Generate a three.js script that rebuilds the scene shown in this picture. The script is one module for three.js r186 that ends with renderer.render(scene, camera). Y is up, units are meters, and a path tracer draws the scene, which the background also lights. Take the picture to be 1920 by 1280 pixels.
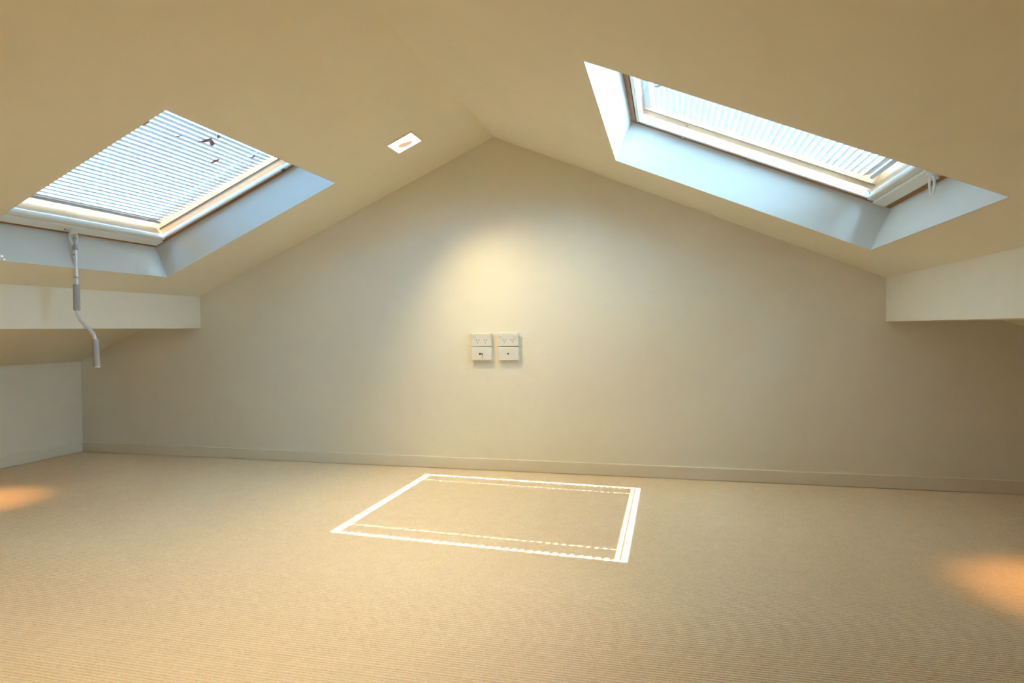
import * as THREE from 'three';
import { RoundedBoxGeometry } from 'three/addons/geometries/RoundedBoxGeometry.js';
import { mergeGeometries } from 'three/addons/utils/BufferGeometryUtils.js';

// ---------------------------------------------------------------- camera, sky, sun, exposure
const scene = new THREE.Scene();
const camera = new THREE.PerspectiveCamera(2 * Math.atan(640 / 1187) * 180 / Math.PI, 1.5, 0.05, 200);
camera.rotation.order = 'YXZ';
camera.position.set(0.9328, 0.7879, 3.3857);
camera.rotation.set(-0.0204, 0.2438, -0.010);

const renderer = new THREE.WebGLRenderer({ antialias: true });
renderer.toneMapping = THREE.LinearToneMapping;
renderer.toneMappingExposure = 2.05;
renderer.shadowMap.enabled = true;

const SKY = 5.4, GLOW = 6.0, SUN = 22;
const sunDir = new THREE.Vector3(0.696, 1, 0.205).normalize();
{ // clear daylight sky: paler towards the horizon, brighter round the sun (without a disc)
  const W = 512, H = 256, data = new Float32Array(W * H * 4);
  for (let j = 0; j < H; j++) for (let i = 0; i < W; i++) {
    const el = ((j + 0.5) / H - 0.5) * Math.PI, az = ((i + 0.5) / W - 0.5) * 2 * Math.PI, up = Math.max(0, Math.sin(el));
    const dot = Math.cos(el) * Math.cos(az) * sunDir.x + Math.sin(el) * sunDir.y + Math.cos(el) * Math.sin(az) * sunDir.z;
    const haze = Math.pow(1 - up, 3), ang = Math.acos(Math.max(-1, Math.min(1, dot)));
    const glow = GLOW * Math.exp(-ang / 0.55), base = 0.85 + 0.4 * haze;
    const c = [(0.07 + 0.09 * haze) * base + 0.56 * glow, (0.42 + 0.14 * haze) * base + 0.88 * glow, 1.0 * base + 1.0 * glow];
    for (let q = 0; q < 4; q++) data[(j * W + i) * 4 + q] = q < 3 ? c[q] * SKY : 1;
  }
  const t = new THREE.DataTexture(data, W, H, THREE.RGBAFormat, THREE.FloatType);
  t.mapping = THREE.EquirectangularReflectionMapping; t.magFilter = THREE.LinearFilter; t.needsUpdate = true;
  scene.background = t;
}
const sun = new THREE.DirectionalLight(new THREE.Color(0.86, 0.96, 1.0), SUN);
sun.position.copy(sunDir).multiplyScalar(14);
sun.target.position.set(0, 0, 0);
sun.castShadow = true; sun.shadow.radius = 1; sun.shadow.mapSize.set(4096, 4096);
Object.assign(sun.shadow.camera, { left: -5, right: 5, top: 5, bottom: -5, near: 1, far: 30 });
scene.add(sun, sun.target);

// ---------------------------------------------------------------- measures (metres)
const HR = 1.8434, TL = 0.4105, TR = 0.4040;       // ridge height, pitch of each slope
const XK = -2.8615, XR = 2.88, ZN = 5.2;            // knee walls, end wall behind the camera
const ROOF = 0.187;                                 // depth of the skylight shafts
const BEAM = { L: { x: -1.9222, y: 0.8095 }, R: { x: 1.9429, y: 0.8038 } };
const WIN = { L: { s0: 0.774, s1: 1.893, z0: 0.467, z1: 1.581 }, R: { s0: 0.762, s1: 1.896, z0: 0.472, z1: 1.577 } };

// ---------------------------------------------------------------- procedural materials
let seed = 7;
const rnd = () => { seed = (seed * 1664525 + 1013904223) >>> 0; return seed / 4294967296; };
const lattice = Array.from({ length: 4096 }, rnd);
function vnoise(x, y, n) { // value noise, period n
  const xi = Math.floor(x), yi = Math.floor(y), fx = x - xi, fy = y - yi;
  const L = (a, b) => lattice[((((a % n) + n) % n) * 61 + (((b % n) + n) % n) * 257) & 4095];
  const u = fx * fx * (3 - 2 * fx), v = fy * fy * (3 - 2 * fy);
  return (L(xi, yi) * (1 - u) + L(xi + 1, yi) * u) * (1 - v) + (L(xi, yi + 1) * (1 - u) + L(xi + 1, yi + 1) * u) * v;
}
function tex(w, h, f, srgb, rx = 1, ry = 1) {
  const d = new Uint8Array(w * h * 4);
  for (let j = 0; j < h; j++) for (let i = 0; i < w; i++) {
    const c = f(i / w, j / h, i, j);
    for (let q = 0; q < 3; q++) d[(j * w + i) * 4 + q] = Math.max(0, Math.min(255, 255 * (Array.isArray(c) ? c[q] : c)));
    d[(j * w + i) * 4 + 3] = 255;
  }
  const t = new THREE.DataTexture(d, w, h);
  t.wrapS = t.wrapT = THREE.RepeatWrapping; t.magFilter = THREE.LinearFilter; t.minFilter = THREE.LinearMipmapLinearFilter; t.generateMipmaps = true;
  t.repeat.set(rx, ry); t.needsUpdate = true;
  if (srgb) t.colorSpace = THREE.SRGBColorSpace;
  return t;
}
const lin = (r, g, b) => new THREE.Color().setRGB(r, g, b);
const rollerBump = tex(256, 256, (u, v) => 0.5 * vnoise(u * 64, v * 64, 64) + 0.3 * vnoise(u * 128, v * 128, 128) + 0.2 * vnoise(u * 24, v * 24, 24), false, 1 / 0.5, 1 / 0.5);
const paintTone = tex(256, 256, (u, v) => { const n = 0.955 + 0.045 * (0.6 * vnoise(u * 8, v * 8, 8) + 0.4 * vnoise(u * 40, v * 40, 40)); return [n, n, n]; }, false, 1 / 1.7, 1 / 1.7);
const carpetFleck = tex(512, 512, (u, v, i, j) => {
  const n = 0.80 + 0.10 * vnoise(u * 128, v * 128, 128) + 0.06 * vnoise(u * 256 + 9, v * 256 + 3, 256) + 0.04 * vnoise(u * 20, v * 20, 20);
  return [n, n * 0.995, n * 0.985];
}, false, 1 / 0.64, 1 / 0.64);
const carpetLoops = tex(512, 512, (u, v, i, j) => 0.55 * vnoise(u * 110, v * 128, 128) + 0.45 * vnoise(u * 220, v * 250, 250), false, 1 / 0.64, 1 / 0.64);
const pineGrain = tex(256, 256, (u, v) => {
  const g = vnoise(u * 3, v * 60, 60) * 0.6 + vnoise(u * 6, v * 120, 120) * 0.4;
  return [0.80 + 0.2 * g, 0.70 + 0.28 * g, 0.58 + 0.34 * g];
}, true, 1, 1);

const M = {
  wall: new THREE.MeshStandardMaterial({ color: lin(0.90, 0.85, 0.725), roughness: 0.85, map: paintTone, bumpMap: rollerBump, bumpScale: 0.0004 }),
  ceiling: new THREE.MeshStandardMaterial({ color: lin(0.90, 0.835, 0.66), roughness: 0.9, map: paintTone, bumpMap: rollerBump, bumpScale: 0.0004 }),
  reveal: new THREE.MeshStandardMaterial({ color: lin(0.76, 0.77, 0.74), roughness: 0.6, map: paintTone, bumpMap: rollerBump, bumpScale: 0.0002 }),
  trim: new THREE.MeshStandardMaterial({ color: lin(0.87, 0.80, 0.65), roughness: 0.5, map: paintTone }),
  carpet: new THREE.MeshStandardMaterial({ color: lin(0.90, 0.73, 0.51), roughness: 1, map: carpetFleck, bumpMap: carpetLoops, bumpScale: 0.0012 }),
  pine: new THREE.MeshStandardMaterial({ color: lin(0.46, 0.25, 0.105), roughness: 0.55, map: pineGrain }),
  sash: new THREE.MeshStandardMaterial({ color: lin(0.80, 0.81, 0.77), roughness: 0.35 }),
  gasket: new THREE.MeshStandardMaterial({ color: lin(0.05, 0.045, 0.04), roughness: 0.7 }),
  slat: new THREE.MeshPhysicalMaterial({ color: lin(0.47, 0.49, 0.50), roughness: 1, transmission: 0.10, thickness: 0 }),
  cord: new THREE.MeshStandardMaterial({ color: lin(0.62, 0.62, 0.60), roughness: 0.9 }),
  glass: new THREE.MeshPhysicalMaterial({ color: 0xffffff, roughness: 0, transmission: 1, thickness: 0, ior: 1.5 }),
  cladding: new THREE.MeshStandardMaterial({ color: lin(0.20, 0.20, 0.21), roughness: 0.5, metalness: 0.6 }),
  roofing: new THREE.MeshStandardMaterial({ color: lin(0.26, 0.25, 0.25), roughness: 0.9 }),
  plastic: new THREE.MeshStandardMaterial({ color: lin(0.80, 0.79, 0.75), roughness: 0.35 }),
  slot: new THREE.MeshStandardMaterial({ color: lin(0.10, 0.085, 0.075), roughness: 0.8 }),
  port: new THREE.MeshStandardMaterial({ color: lin(0.03, 0.018, 0.014), roughness: 0.6 }),
  alu: new THREE.MeshStandardMaterial({ color: lin(0.80, 0.82, 0.84), roughness: 0.32, metalness: 0.35 }),
  greyGrip: new THREE.MeshStandardMaterial({ color: lin(0.42, 0.43, 0.44), roughness: 0.6 }),
  leaf: new THREE.MeshPhysicalMaterial({ color: lin(0.50, 0.21, 0.14), roughness: 1, transmission: 0.35, thickness: 0, side: THREE.DoubleSide }),
  leafDark: new THREE.MeshPhysicalMaterial({ color: lin(0.20, 0.12, 0.10), roughness: 1, transmission: 0.2, thickness: 0, side: THREE.DoubleSide }),
};

// ---------------------------------------------------------------- helpers
const used = new Map();
function numbered(name) { const n = used.get(name) ?? 0; used.set(name, n + 1); return n ? `${name}_${String(n).padStart(3, '0')}` : name; }
function shade(o) { o.castShadow = true; o.receiveShadow = true; return o; }
function mesh(name, g, m, parent) { const o = shade(new THREE.Mesh(g, m)); o.name = parent ? name : numbered(name); (parent ?? scene).add(o); return o; }
function tag(o, label, category, group, kind) { Object.assign(o.userData, { label }, category && { category }, group && { group }, kind && { kind }); return o; }
function thing(name, label, category, group, kind) { const g = new THREE.Group(); g.name = numbered(name); scene.add(g); return tag(g, label, category, group, kind); }
function box(x0, x1, y0, y1, z0, z1, r = 0) {
  const w = x1 - x0, h = y1 - y0, d = z1 - z0;
  const g = r ? new RoundedBoxGeometry(w, h, d, 2, Math.min(r, w / 2.01, h / 2.01, d / 2.01)) : new THREE.BoxGeometry(w, h, d);
  return planarUV(g.translate((x0 + x1) / 2, (y0 + y1) / 2, (z0 + z1) / 2));
}
function planarUV(g) { // uv in metres from the face's main axis
  if (g.index) g = g.toNonIndexed();
  const p = g.attributes.position, n = g.attributes.normal, uv = new Float32Array(p.count * 2);
  for (let i = 0; i < p.count; i++) {
    const ax = Math.abs(n.getX(i)), ay = Math.abs(n.getY(i)), az = Math.abs(n.getZ(i));
    const [a, b] = ay >= ax && ay >= az ? [p.getX(i), p.getZ(i)] : ax >= az ? [p.getZ(i), p.getY(i)] : [p.getX(i), p.getY(i)];
    uv[2 * i] = a; uv[2 * i + 1] = b;
  }
  return g.setAttribute('uv', new THREE.BufferAttribute(uv, 2));
}
// frame of a roof slope: x = down the slope from the ridge, y = outward normal, z = ±world z
function slopeMatrix(side) {
  const t = side < 0 ? TL : TR, c = Math.cos(t), s = Math.sin(t);
  const m = new THREE.Matrix4().makeBasis(new THREE.Vector3(side * c, -s, 0), new THREE.Vector3(side * s, c, 0), new THREE.Vector3(0, 0, side));
  return m.setPosition(0, HR, 0);
}
function onSlope(o, side) { o.applyMatrix4(slopeMatrix(side)); return o; }
const sbox = (side, s0, s1, d0, d1, z0, z1, r) => side > 0 ? box(s0, s1, d0, d1, z0, z1, r) : box(s0, s1, d0, d1, -z1, -z0, r);

// ---------------------------------------------------------------- floor: ribbed loop carpet
{
  const pitch = 0.0102, prof = [[0, -0.0026], [0.10, -0.0012], [0.26, -0.0003], [0.5, 0], [0.74, -0.0003], [0.90, -0.0012]];
  const n = Math.floor(ZN / pitch), pos = [], uv = [], idx = [], x0 = XK - 0.05, x1 = XR + 0.05, cols = 60;
  const rows = [];
  for (let k = 0; k < n; k++) { const shift = (rnd() - 0.5) * 0.0022; for (const [f, y] of prof) rows.push([(k + f) * pitch + (f > 0.05 ? shift : shift / 2), y]); }
  rows.push([ZN + 0.02, 0]);
  rows.forEach(([z, y], j) => {
    for (let i = 0; i <= cols; i++) {
      const x = x0 + (x1 - x0) * i / cols;
      pos.push(x, y, z + 0.0016 * Math.sin(x * 2.1 + z * 0.7) + 0.0009 * Math.sin(x * 7.3 + z) + 0.0012 * (vnoise(x * 9 + 40, z * 60, 512) - 0.5)); uv.push(x, z);
      if (j && i) { const a = j * (cols + 1) + i, b = a - cols - 1; idx.push(b - 1, a - 1, b, b, a - 1, a); }
    }
  });
  const g = new THREE.BufferGeometry();
  g.setAttribute('position', new THREE.Float32BufferAttribute(pos, 3)); g.setAttribute('uv', new THREE.Float32BufferAttribute(uv, 2)); g.setIndex(idx); g.computeVertexNormals();
  const f = thing('floor', 'beige ribbed loop pile carpet covering the attic floor', 'floor', null, 'structure');
  mesh('carpet', g, M.carpet, f);
  mesh('subfloor', box(XK - 0.15, XR + 0.15, -0.12, -0.004, -0.15, ZN + 0.15), M.trim, f);
}

// ---------------------------------------------------------------- walls
const slopeY = (x) => HR - Math.abs(x) * Math.tan(x < 0 ? TL : TR);
const LIP = 0.0042;
const KNEE_L = 0.660, KNEE_R = 0.655;
function gable(z0, z1) { // profile of the room, reaching up behind the ceiling linings
  const s = new THREE.Shape([[XK - 0.12, -0.1], [XR + 0.12, -0.1], [XR + 0.12, slopeY(XR + 0.12) + 0.16], [0, HR + 0.16], [XK - 0.12, slopeY(XK - 0.12) + 0.16]].map(([x, y]) => new THREE.Vector2(x, y)));
  return planarUV(new THREE.ExtrudeGeometry(s, { depth: z1 - z0, bevelEnabled: false }).translate(0, 0, z0));
}
tag(mesh('wall_back', gable(-0.12, 0), M.wall), 'cream painted gable wall with the power outlets', 'wall', null, 'structure');
tag(mesh('wall_front', gable(ZN, ZN + 0.12), M.wall), 'cream painted gable wall behind the viewer', 'wall', null, 'structure');
tag(mesh('wall_left', box(XK - 0.12, XK, -0.1, KNEE_L + 0.12, 0, ZN), M.wall), 'low cream knee wall under the left eave', 'wall', null, 'structure');
tag(mesh('wall_right', box(XR, XR + 0.12, -0.1, KNEE_R + 0.12, 0, ZN), M.wall), 'low cream knee wall under the right eave', 'wall', null, 'structure');

function baseboard(name, label, x0, x1, z0, z1) { tag(mesh(name, box(x0, x1, 0, 0.065, z0, z1, 0.004), M.trim), label, 'baseboard', null, 'structure'); }
baseboard('baseboard_back', 'cream baseboard along the gable wall', XK, XR, -0.004, 0.012);
baseboard('baseboard_left', 'cream baseboard along the left knee wall', XK - 0.004, XK + 0.012, 0.012, ZN);
baseboard('baseboard_right', 'cream baseboard along the right knee wall', XR - 0.012, XR + 0.004, 0.012, ZN);

// ---------------------------------------------------------------- sloping ceilings, eave boxes
for (const side of [-1, 1]) {
  const w = side < 0 ? WIN.L : WIN.R, t = side < 0 ? TL : TR;
  const end = (side < 0 ? -XK : XR) / Math.cos(t) + 0.2;
  const shape = new THREE.Shape([[0, 0], [end, 0], [end, ZN], [0, ZN]].map(([x, y]) => new THREE.Vector2(x, y)));
  const openings = side < 0 ? [WIN.L] : [WIN.R];
  for (const o of openings) shape.holes.push(new THREE.Path([[o.s0 - LIP, o.z0 - LIP], [o.s0 - LIP, o.z1 + LIP], [o.s1 + LIP, o.z1 + LIP], [o.s1 + LIP, o.z0 - LIP]].map(([x, y]) => new THREE.Vector2(x, y))));
  const g = new THREE.ExtrudeGeometry(shape, { depth: 0.014, bevelEnabled: false });   // plasterboard: x = s, y = z, depth outward
  g.applyMatrix4(new THREE.Matrix4().makeBasis(new THREE.Vector3(1, 0, 0), new THREE.Vector3(0, 0, 1), new THREE.Vector3(0, 1, 0)));
  if (side < 0) g.scale(1, 1, -1);
  // the mirrored axes flip the faces once; flip them back where needed
  if (side > 0) { const p = g.index ? g.index.array : null; flip(g); }
  const root = thing('ceiling', side < 0 ? 'cream sloping ceiling left of the ridge, with the downlight' : 'cream sloping ceiling right of the ridge', 'ceiling', null, 'structure');
  mesh('plasterboard', planarUV(recompute(g)), M.ceiling, root);
  const d0 = 0.014, d1 = ROOF + 0.06;
  // rafters and roofing around the shaft, closed against the daylight
  mesh('roof_build_up', mergeGeometries([
    sbox(side, -0.1, w.s0 - 0.02, d0, d1, -0.12, ZN + 0.12), sbox(side, w.s1 + 0.02, end, d0, d1, -0.12, ZN + 0.12),
    sbox(side, w.s0 - 0.02, w.s1 + 0.02, d0, d1, -0.12, w.z0 - 0.02), ...openings.map((o, i) => sbox(side, w.s0 - 0.02, w.s1 + 0.02, d0, d1, o.z1 + 0.02, openings[i + 1] ? openings[i + 1].z0 - 0.02 : ZN + 0.12)),
  ]), M.roofing, root);
  onSlope(root, side);
}
function flip(g) { if (g.index) g = g.toNonIndexed(); const p = g.attributes.position.array; for (let i = 0; i < p.length; i += 9) for (let k = 0; k < 3; k++) { const q = p[i + 3 + k]; p[i + 3 + k] = p[i + 6 + k]; p[i + 6 + k] = q; } return g; }
function recompute(g) { if (g.index) g = g.toNonIndexed(); g.computeVertexNormals(); return g; }
{ // boxed bulkheads under the slopes, their soffits level with the eye
  const prism = (pts) => planarUV(new THREE.ExtrudeGeometry(new THREE.Shape(pts.map(([x, y]) => new THREE.Vector2(x, y))), { depth: ZN, bevelEnabled: false }));
  const L = BEAM.L, R = BEAM.R, xe = -2.515, xf = 2.53;
  tag(mesh('trim_1', prism([[L.x, L.y], [L.x, slopeY(L.x) + 0.02], [XK - 0.02, slopeY(XK) + 0.09], [XK - 0.02, KNEE_L], [XK, KNEE_L], [xe, L.y]]), M.wall), 'cream boxed beam under the left slope, behind the crank pole', 'beam', null, 'structure');
  tag(mesh('trim_2', prism([[R.x, R.y], [xf, R.y], [XR, KNEE_R], [XR + 0.02, KNEE_R], [XR + 0.02, slopeY(XR) + 0.09], [R.x, slopeY(R.x) + 0.02]]), M.wall), 'cream boxed beam under the right slope', 'beam', null, 'structure');
}

// ---------------------------------------------------------------- skylights
function skylight(side, w, name, label) {
  const B = (...a) => sbox(side, ...a);
  const root = thing(name, label, 'window', null, 'structure');
  const { s0, s1, z0, z1 } = w, T = 0.004;
  // painted shaft lining, one board to each side
  for (const g of [B(s0 - T, s0, 0, ROOF, z0 - T, z1 + T), B(s1, s1 + T, 0, ROOF, z0 - T, z1 + T), B(s0, s1, 0, ROOF, z0 - T, z0), B(s0, s1, 0, ROOF, z1, z1 + T)]) mesh('reveal_board', g, M.reveal, root);
  // pine frame
  const F = 0.021, f0 = 0.183, f1 = 0.30, O = 0.035;
  for (const g of [B(s0 - O, s0 + F, f0, f1, z0 - O, z1 + O), B(s1 - 0.022, s1 + O, f0, f1, z0 - O, z1 + O), B(s0 + F, s1 - 0.022, f0, f1, z0 - O, z0 + F), B(s0 + F, s1 - 0.022, f0, f1, z1 - F, z1 + O)]) mesh('frame_rail', g, M.pine, root);
  // painted sash: narrow rails on three sides, a wide bottom rail that stands proud
  const a0 = s0 + F + 0.003, a1 = s1 - 0.024, b0 = z0 + F + 0.003, b1 = z1 - F - 0.003, R = 0.016, d0 = 0.176, d1 = 0.206;
  const bot = 0.078;
  for (const g of [B(a0, a0 + R, d0 + 0.007, d1, b0, b1, 0.004), B(a0 + R, a1 - bot, d0 + 0.007, d1, b0, b0 + R, 0.004), B(a0 + R, a1 - bot, d0 + 0.007, d1, b1 - R, b1, 0.004)]) mesh('sash_rail', g, M.sash, root);
  const low = mesh('bottom_rail', B(a1 - bot + 0.026, a1, d0 - 0.003, d1, b0 - 0.002, b1 + 0.002, 0.006), M.sash, root);
  mesh('glazing_bead', B(a1 - bot, a1 - bot + 0.028, d0 + 0.004, d1, b0, b1, 0.008), M.sash, low);
  // natural wood sides of the cavity between the two panes
  const c0 = a0 + R - 0.002, c1 = a1 - bot + 0.007, e0 = b0 + R - 0.001, e1 = b1 - R + 0.001, g1 = 0.292;
  for (const g of [B(a0, c0, d1, g1, b0, b1), B(c1, a1, d1, g1, b0, b1), B(c0, c1, d1, g1, b0, e0), B(c0, c1, d1, g1, e1, b1)]) mesh('cavity_board', g, M.pine, root);
  // gasket line round the inner pane
  for (const g of [B(c0, c1, 0.240, 0.2425, e0, e0 + 0.0035), B(c0, c1, 0.240, 0.2425, e1 - 0.0035, e1)]) mesh('gasket', g, M.gasket, root);
  mesh('pane', B(c0 - 0.004, c1 + 0.004, 0.2035, 0.2036, e0 - 0.004, e1 + 0.004), M.glass, root);
  mesh('pane', B(c0 - 0.004, c1 + 0.004, 0.2925, 0.2926, e0 - 0.004, e1 + 0.004), M.glass, root);
  // metal cladding outside
  const q0 = 0.294, q1 = 0.312;
  for (const g of [B(s0 - 0.06, c0 + 0.002, q0, q1, z0 - 0.06, z1 + 0.06), B(c1 - 0.002, s1 + 0.06, q0, q1, z0 - 0.06, z1 + 0.06), B(c0 + 0.002, c1 - 0.002, q0, q1, z0 - 0.06, e0 + 0.002), B(c0 + 0.002, c1 - 0.002, q0, q1, e1 - 0.002, z1 + 0.06)]) mesh('cladding', g, M.cladding, root);
  for (const g of [B(s0 - 0.06, s0 - O, ROOF, q0, z0 - 0.06, z1 + 0.06), B(s1 + O, s1 + 0.06, ROOF, q0, z0 - 0.06, z1 + 0.06), B(s0 - O, s1 + O, ROOF, q0, z0 - 0.06, z0 - O), B(s0 - O, s1 + O, ROOF, q0, z1 + O, z1 + 0.06)]) mesh('flashing', g, M.cladding, root);
  // black catch on the side rail
  mesh('catch', B(side < 0 ? 0.985 : 1.0, side < 0 ? 1.0 : 1.008, d0 - 0.004, d0 + 0.008, b0 + 0.006, b0 + 0.017, 0.002), M.gasket, root);
  // operator: plate and eye ring in the middle of the bottom rail
  const zc = (z0 + (side < 0 ? 0.545 : 0.588)) * side, sc = a1 - 0.028, dd = d0 - 0.003;
  const plate = new THREE.CylinderGeometry(0.017, 0.021, 0.016, 20).translate(sc, dd - 0.006, zc);
  const op = mesh('operator', plate, M.sash, root);
  const ringPts = []; // drop shaped eye, hanging straight down in the world
  const t = side < 0 ? TL : TR, downV = new THREE.Vector3(Math.sin(t), -Math.cos(t), 0), zV = new THREE.Vector3(0, 0, 1);
  for (let k = 0; k < 28; k++) {
    const a = k / 28 * Math.PI * 2;
    ringPts.push(new THREE.Vector3(sc, dd - 0.010, zc).addScaledVector(downV, 0.031 - 0.031 * Math.cos(a)).addScaledVector(zV, 0.0195 * Math.sin(a) * (1 + 0.25 * Math.cos(a))));
  }
  mesh('ring', new THREE.TubeGeometry(new THREE.CatmullRomCurve3(ringPts, true), 48, 0.0042, 8, true), M.sash, op);
  mesh('screw', new THREE.CylinderGeometry(0.004, 0.004, 0.003, 10).translate(sc + 0.004, dd - 0.001, zc + 0.035 * side), M.gasket, root);
  onSlope(root, side);
  return { c0, c1, e0, e1, sc, dd, zc };
}
const cavL = skylight(-1, WIN.L, 'window_1', 'roof window in the left slope, blue sky between its open blind slats');
const cavR = skylight(1, WIN.R, 'window_2', 'roof window in the right slope with its blind slats closed');

// ---------------------------------------------------------------- venetian blinds between the panes
function slatGeometry(len, w, holes) { // x across, z along; arched section, rounded ends, two cord slots
  const T = 0.0004, us = [-1, -0.78, -0.27, 0, 0.27, 0.78, 1].map((k) => k * w / 2), trim = 0.026;
  const crown = (u) => 0.0022 * (1 - (2 * u / w) ** 2);
  const zs = [[-len / 2, 1], ...holes.flatMap((h) => [[h - 0.0022, 0], [h + 0.0022, 0]]), [len / 2, -1]];
  const at = (u, [z, e], d) => [u, crown(u) + d, z + e * trim * Math.pow(Math.abs(2 * u / w), 2.6)];
  const pos = [];
  const quad = (a, b, c, d) => pos.push(...a, ...b, ...c, ...a, ...c, ...d);
  for (let j = 0; j + 1 < zs.length; j++) for (let i = 0; i + 1 < us.length; i++) {
    if (j % 2 === 1 && j < zs.length - 1 && (i === 2 || i === 3)) continue;   // slot
    quad(at(us[i], zs[j], T / 2), at(us[i], zs[j + 1], T / 2), at(us[i + 1], zs[j + 1], T / 2), at(us[i + 1], zs[j], T / 2));
    quad(at(us[i], zs[j], -T / 2), at(us[i + 1], zs[j], -T / 2), at(us[i + 1], zs[j + 1], -T / 2), at(us[i], zs[j + 1], -T / 2));
  }
  for (let j = 0; j + 1 < zs.length; j++) for (const [u, f] of [[us[0], 1], [us[6], -1]]) {
    const q = [at(u, zs[j], -T / 2), at(u, zs[j + 1], -T / 2), at(u, zs[j + 1], T / 2), at(u, zs[j], T / 2)];
    f > 0 ? quad(...q) : quad(...q.reverse());
  }
  const g = new THREE.BufferGeometry();
  g.setAttribute('position', new THREE.Float32BufferAttribute(pos, 3)); g.computeVertexNormals();
  return planarUV(g);
}
function blind(side, c, tilt, first, last, width, gap) {
  const root = thing('venetian_blind', side < 0 ? 'white venetian blind with open slats behind the left roof window pane' : 'white venetian blind with closed slats behind the right roof window pane', 'blind', 'skylight blinds');
  const D = 0.258, n = 36, z0 = c.e0 + 0.016, z1 = c.e1 - 0.009, zc = (z0 + z1) / 2 * side, len = z1 - z0, hs = [-(len / 2 - 0.112), len / 2 - 0.112];
  const g = slatGeometry(len, width, hs), pitch = (last - first) / (n - 1);
  for (let k = 0; k < n; k++) {
    const o = mesh(k ? `slat_${String(k).padStart(3, '0')}` : 'slat', g, M.slat, root);
    o.position.set(first + k * pitch, D, zc); o.rotation.z = tilt;
  }
  mesh('head_rail', sbox(side, c.c0 + 0.002, first - width * 0.5 - gap, D - 0.014, D + 0.014, z0, z1, 0.002), M.slat, root);
  mesh('bottom_rail', sbox(side, last + width * 0.5 - 0.001, last + width * 0.5 + 0.014, D - 0.006, D + 0.006, z0 + 0.004, z1 - 0.004, 0.004), M.slat, root);
  for (const h of hs) mesh('ladder_cord', new THREE.CylinderGeometry(0.0009, 0.0009, last - first + width + 0.03, 6).rotateZ(Math.PI / 2).translate((first + last) / 2, D - 0.007, zc + h + 0.004), M.cord, root);
  onSlope(root, side);
}
blind(-1, cavL, 0.40, 0.846, 1.742, 0.0300, 0.001);
blind(1, cavR, 0.54, 0.862, 1.748, 0.0344, 0.015);

// ---------------------------------------------------------------- fallen leaves on the outer panes
function leaf(side, label, s, z, len, wid, turn, curl, m, name = 'dry_leaf') {
  const N = 10, W = 4, pos = [], idx = [];
  for (let i = 0; i <= N; i++) for (let j = 0; j <= W; j++) {
    const u = i / N, v = j / W * 2 - 1, half = wid / 2 * Math.pow(Math.sin(Math.PI * Math.min(0.995, 0.06 + u * 0.94)), 0.75) * (1 - 0.25 * u);
    pos.push((u - 0.5) * len, curl * (0.35 * v * v + 0.65 * (2 * u - 1) ** 2) * len + 0.0006, v * half);
    if (i && j) { const a = i * (W + 1) + j, b = a - W - 1; idx.push(b - 1, b, a - 1, b, a, a - 1); }
  }
  const g = new THREE.BufferGeometry(); g.setAttribute('position', new THREE.Float32BufferAttribute(pos, 3)); g.setIndex(idx); g.computeVertexNormals();
  const under = g.clone().translate(0, -0.0006, 0); under.setIndex(idx.slice().reverse()); under.computeVertexNormals();
  const stem = new THREE.CylinderGeometry(0.0007, 0.0010, len * 0.35, 5).rotateZ(Math.PI / 2).translate(-len * 0.66, curl * 0.5 * len + 0.001, 0);
  const root = thing(name, label, 'leaf', 'dry leaves lying on the roof windows');
  mesh('blade', mergeGeometries([g, under].map((q) => { const r = q.toNonIndexed(); return r; })), m, root);
  mesh('stem', stem, m, root);
  root.position.set(s, 0.2044, z * side); root.rotation.y = turn;
  root.updateMatrix();
  onSlope(root, side);
}
leaf(-1, 'larger curled brown leaf of the touching pair on the left roof window', 1.035, 1.006, 0.062, 0.026, 0.5, 0.10, M.leaf);
leaf(-1, 'crumpled brown leaf of the touching pair, nearer the gable wall', 1.038, 0.956, 0.050, 0.024, -1.0, 0.30, M.leaf);
leaf(-1, 'tiny dark leaf alone near the middle of the left roof window', 1.066, 1.129, 0.022, 0.011, 0.9, 0.2, M.leafDark);
leaf(-1, 'reddish leaf at the ceiling edge of the left roof window', 1.065, 1.306, 0.050, 0.030, -0.4, 0.15, M.leaf);
leaf(-1, 'small brown leaf just above the touching pair', 0.984, 0.979, 0.032, 0.016, -0.7, 0.2, M.leaf);
leaf(-1, 'rounded pinkish leaf lying alone below the touching pair', 1.132, 0.837, 0.042, 0.026, 0.3, 0.1, M.leaf);
leaf(-1, 'pale leaf near the upper corner beside the blind cord', 1.017, 0.704, 0.032, 0.020, 0.2, 0.15, M.leaf);
leaf(1, 'dark leaf on the right roof window at its upper corner', 0.883, 0.938, 0.048, 0.016, -0.9, 0.1, M.leafDark);

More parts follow.
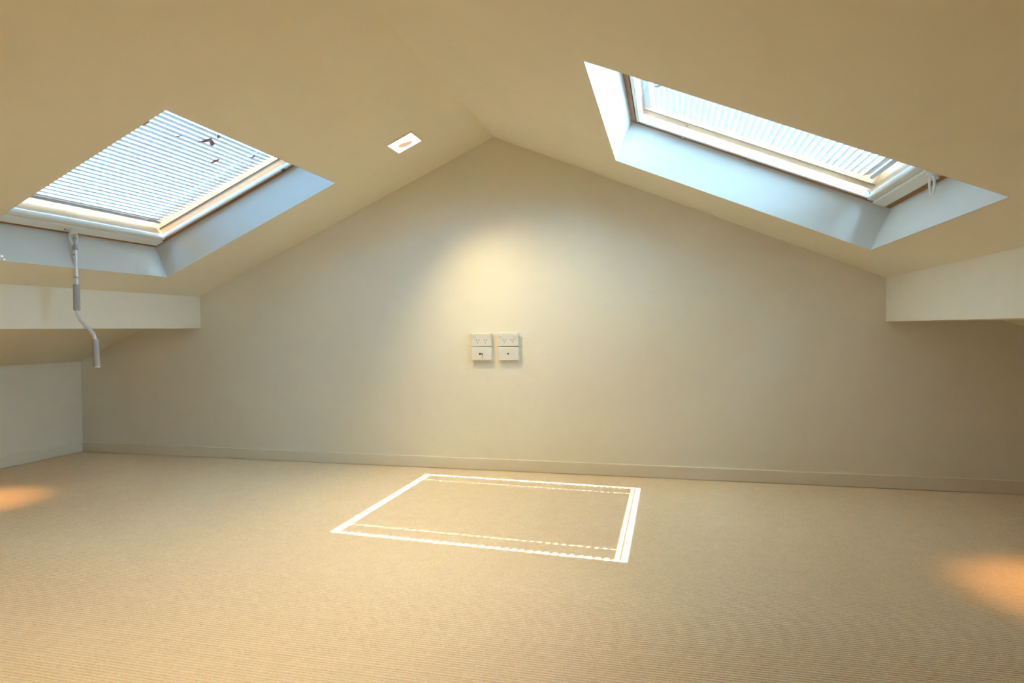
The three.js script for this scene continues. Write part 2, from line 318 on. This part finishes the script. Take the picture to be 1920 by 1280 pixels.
// ---------------------------------------------------------------- crank pole hanging from the left window's ring
{
  const root = thing('crank_pole', 'white and grey crank pole hanging from the ring of the left roof window', 'crank pole');
  const Z = 1.012, P = (x, y) => new THREE.Vector3(x, y, Z);
  const rod = (a, b, r0, r1, name, m, parent = root) => {
    const d = b.clone().sub(a), L = d.length();
    const g = new THREE.LatheGeometry([[0, 0], [r0 * 0.85, 0], [r0, L * 0.02 + 0.001], [r1, L - 0.002], [r1 * 0.85, L], [0, L]].map(([x, y]) => new THREE.Vector2(x, y)), 20);
    g.applyQuaternion(new THREE.Quaternion().setFromUnitVectors(new THREE.Vector3(0, 1, 0), d.normalize())).translate(a.x, a.y, a.z);
    return mesh(name, g, m, parent);
  };
  const hookPts = [P(-1.7465, 1.196), P(-1.7475, 1.210), P(-1.753, 1.221), P(-1.7535, 1.228), P(-1.748, 1.2325), P(-1.742, 1.228), P(-1.742, 1.221)];
  mesh('hook', new THREE.TubeGeometry(new THREE.CatmullRomCurve3(hookPts), 30, 0.0030, 8), M.greyGrip, root);
  rod(P(-1.7445, 1.172), P(-1.7465, 1.200), 0.0125, 0.006, 'socket', M.greyGrip);
  const tube = rod(P(-1.7432, 1.010), P(-1.7445, 1.173), 0.0105, 0.0105, 'tube', M.alu);
  rod(P(-1.7436, 1.044), P(-1.7436, 1.050), 0.0122, 0.0122, 'collar', M.greyGrip, tube);
  mesh('hole', new THREE.CylinderGeometry(0.0028, 0.0028, 0.002, 12).rotateX(Math.PI / 2).translate(-1.7425, 1.150, Z + 0.0102), M.gasket, tube);
  rod(P(-1.7425, 0.892), P(-1.7432, 1.014), 0.0142, 0.0132, 'upper_grip', M.greyGrip);
  const bend = [P(-1.7425, 0.905), P(-1.7415, 0.886), P(-1.732, 0.863), P(-1.700, 0.827), P(-1.668, 0.799), P(-1.648, 0.775), P(-1.6425, 0.752), P(-1.6405, 0.735)];
  mesh('crank_arm', new THREE.TubeGeometry(new THREE.CatmullRomCurve3(bend), 48, 0.0085, 14), M.alu, root);
  const g2 = rod(P(-1.635, 0.630), P(-1.6415, 0.758), 0.0138, 0.0130, 'handle_grip', M.greyGrip);
  rod(P(-1.6352, 0.627), P(-1.6350, 0.634), 0.0115, 0.0142, 'end_cap', M.plastic, g2);
}

// ---------------------------------------------------------------- outlet plates on the gable wall
function plate(root, w, h, depth) {
  mesh('mounting_block', box(-w / 2 + 0.002, w / 2 - 0.002, -h / 2 + 0.002, h / 2 - 0.002, 0, depth * 0.6, 0.002), M.plastic, root);
  const s = new THREE.Shape(); const a = w / 2 - 0.004, b = h / 2 - 0.004;
  s.moveTo(-a, -b); s.lineTo(a, -b); s.lineTo(a, b); s.lineTo(-a, b); s.closePath();
  return mesh('plate', planarUV(new THREE.ExtrudeGeometry(s, { depth: depth * 0.4 - 0.004, bevelEnabled: true, bevelThickness: 0.004, bevelSize: 0.004, bevelSegments: 3 }).translate(0, 0, depth * 0.6)), M.plastic, root);
}
const PW = 0.117, PH = 0.0745, PD = 0.022;
function powerOutlet(x, y, label) {
  const root = thing('power_outlet', label, 'outlet', 'power outlets on the gable wall');
  const p = plate(root, PW, PH, PD), z = PD;
  for (const sx of [-1, 1]) {
    mesh('switch', box(sx * 0.041 - 0.0085, sx * 0.041 + 0.0085, 0.014, 0.030, z - 0.001, z + 0.004, 0.0015), M.plastic, root);
    const cx = sx * 0.0225 + 0.003, slots = [[-0.0068, 0.004, 0.55], [0.0068, 0.004, -0.55], [0, -0.0095, 0]];
    for (const [dx, dy, r] of slots) mesh('slot', box(-0.0012, 0.0012, -0.0042, 0.0042, z - 0.001, z + 0.0004).rotateZ(r).translate(cx + dx, dy - 0.006, 0), M.slot, root);
  }
  root.position.set(x, y, 0);
}
function socketPlate(x, y, label, cable) {
  const root = thing('socket_plate', label, 'outlet', 'socket plates below the power outlets');
  plate(root, PW, PH, PD);
  const z = PD;
  if (cable) {
    mesh('port', box(-0.014, -0.005, -0.006, 0.005, z - 0.001, z + 0.0006), M.port, root);
    const plug = mesh('plug', box(-0.003, 0.007, -0.007, 0.003, z - 0.001, z + 0.010, 0.002), M.slot, root);
    mesh('cable_stub', new THREE.TubeGeometry(new THREE.CatmullRomCurve3([new THREE.Vector3(0.002, -0.003, z + 0.008), new THREE.Vector3(0.003, -0.010, z + 0.022), new THREE.Vector3(0.005, -0.022, z + 0.030), new THREE.Vector3(0.006, -0.034, z + 0.033)]), 20, 0.0026, 8), M.plastic, plug);
  } else {
    const s = new THREE.Shape(); s.moveTo(-0.0065, 0.004); s.lineTo(0.0065, 0.004); s.lineTo(0.0035, -0.002); s.lineTo(0, -0.0065); s.lineTo(-0.0035, -0.002); s.closePath();
    mesh('port', planarUV(new THREE.ExtrudeGeometry(s, { depth: 0.0014, bevelEnabled: false }).translate(0, 0, z - 0.0008)), M.port, root);
  }
  root.position.set(x, y, 0);
}
powerOutlet(-0.081, 0.7275, 'white double power outlet plate above the plate with a plugged-in cable');
powerOutlet(0.072, 0.7285, 'white double power outlet plate above the plate with an empty data jack');
socketPlate(-0.079, 0.650, 'white socket plate with dark port and short cable stub', true);
socketPlate(0.074, 0.650, 'white socket plate with a single small dark data jack', false);

// ---------------------------------------------------------------- lamps
function downlight(side, z, power, tint, label) { // square recessed downlight
  const root = thing('downlight', label, 'downlight', 'recessed downlights');
  const S = 0.352, Zc = z * side, A = 0.066, r = 0.010;
  const glow = new THREE.MeshStandardMaterial({ color: lin(0.9, 0.9, 0.9), emissive: lin(1, 0.97, 0.95), emissiveIntensity: 1.6, roughness: 0.5 });
  const bulb = new THREE.MeshStandardMaterial({ color: lin(0.8, 0.62, 0.45), emissive: lin(1, 0.62, 0.38), emissiveIntensity: 0.24, roughness: 0.5 });
  const trim = [box(S - A - r, S - A, -0.004, 0.001, Zc - A - r, Zc + A + r, 0.0015), box(S + A, S + A + r, -0.004, 0.001, Zc - A - r, Zc + A + r, 0.0015), box(S - A, S + A, -0.004, 0.001, Zc - A - r, Zc - A, 0.0015), box(S - A, S + A, -0.004, 0.001, Zc + A, Zc + A + r, 0.0015)];
  for (const g of trim) mesh('trim', g, M.ceiling, root);
  mesh('light_panel', box(S - A, S + A, -0.002, 0.0005, Zc - A, Zc + A), glow, root);
  const s = new THREE.Shape();
  for (let k = 0; k <= 40; k++) { const a = k / 40 * Math.PI * 2, q = 0.036 * (1 - 0.55 * Math.pow(Math.max(0, Math.cos(a + 1.9)), 2.5)); const x = q * Math.cos(a) * 1.0, y = q * Math.sin(a) * 0.72; k ? s.lineTo(x, y) : s.moveTo(x, y); }
  const lens = new THREE.ExtrudeGeometry(s, { depth: 0.004, bevelEnabled: true, bevelThickness: 0.002, bevelSize: 0.002, bevelSegments: 2 });
  mesh('lamp', lens.rotateX(Math.PI / 2).rotateY(0.25).translate(S, -0.002, Zc), bulb, root);
  onSlope(root, side);
  const li = new THREE.SpotLight(tint, power, 0, 0.96, 1, 2);
  const m = slopeMatrix(side);
  li.name = 'downlight_beam'; li.position.set(S, -0.03, Zc).applyMatrix4(m); li.target.position.set(S, -1, Zc).applyMatrix4(m);
  li.castShadow = true; li.shadow.radius = 2; scene.add(li, li.target);
}
const warmWhite = new THREE.Color(1.0, 0.76, 0.32), neutralWhite = new THREE.Color(1.0, 0.90, 0.74);
downlight(-1, 0.480, 2.0, warmWhite, 'glowing square recessed downlight in the left slope near the gable wall');
downlight(1, 1.9, 2.75, neutralWhite, 'square downlight in the right slope, nearer the gable wall');
downlight(1, 3.5, 2.1, warmWhite, 'square downlight in the right slope, farther from the gable wall');
function soffitLamp(x, z, y, label) { // small round lamp in the underside of the eave box
  const root = thing('soffit_downlight', label, 'downlight', 'soffit downlights');
  const glow = new THREE.MeshStandardMaterial({ color: lin(0.9, 0.85, 0.7), emissive: lin(1, 0.75, 0.42), emissiveIntensity: 2.2, roughness: 0.5 });
  mesh('trim', new THREE.TorusGeometry(0.040, 0.005, 8, 28).rotateX(Math.PI / 2).translate(x, y, z), M.plastic, root);
  mesh('lamp', new THREE.CylinderGeometry(0.034, 0.034, 0.004, 24).translate(x, y - 0.001, z), glow, root);
  const sp = new THREE.SpotLight(new THREE.Color(1.0, 0.46, 0.12), 0.8, 0, 0.46, 0.9, 2);
  sp.name = 'soffit_beam'; sp.position.set(x, y - 0.02, z); sp.target.position.set(x, 0, z); sp.castShadow = true; sp.shadow.radius = 1.5; scene.add(sp, sp.target);
}
soffitLamp(-2.24, 1.14, BEAM.L.y, 'round downlight in the soffit of the left beam');
soffitLamp(2.08, 1.22, BEAM.R.y, 'round downlight in the soffit of the right beam');

renderer.render(scene, camera);
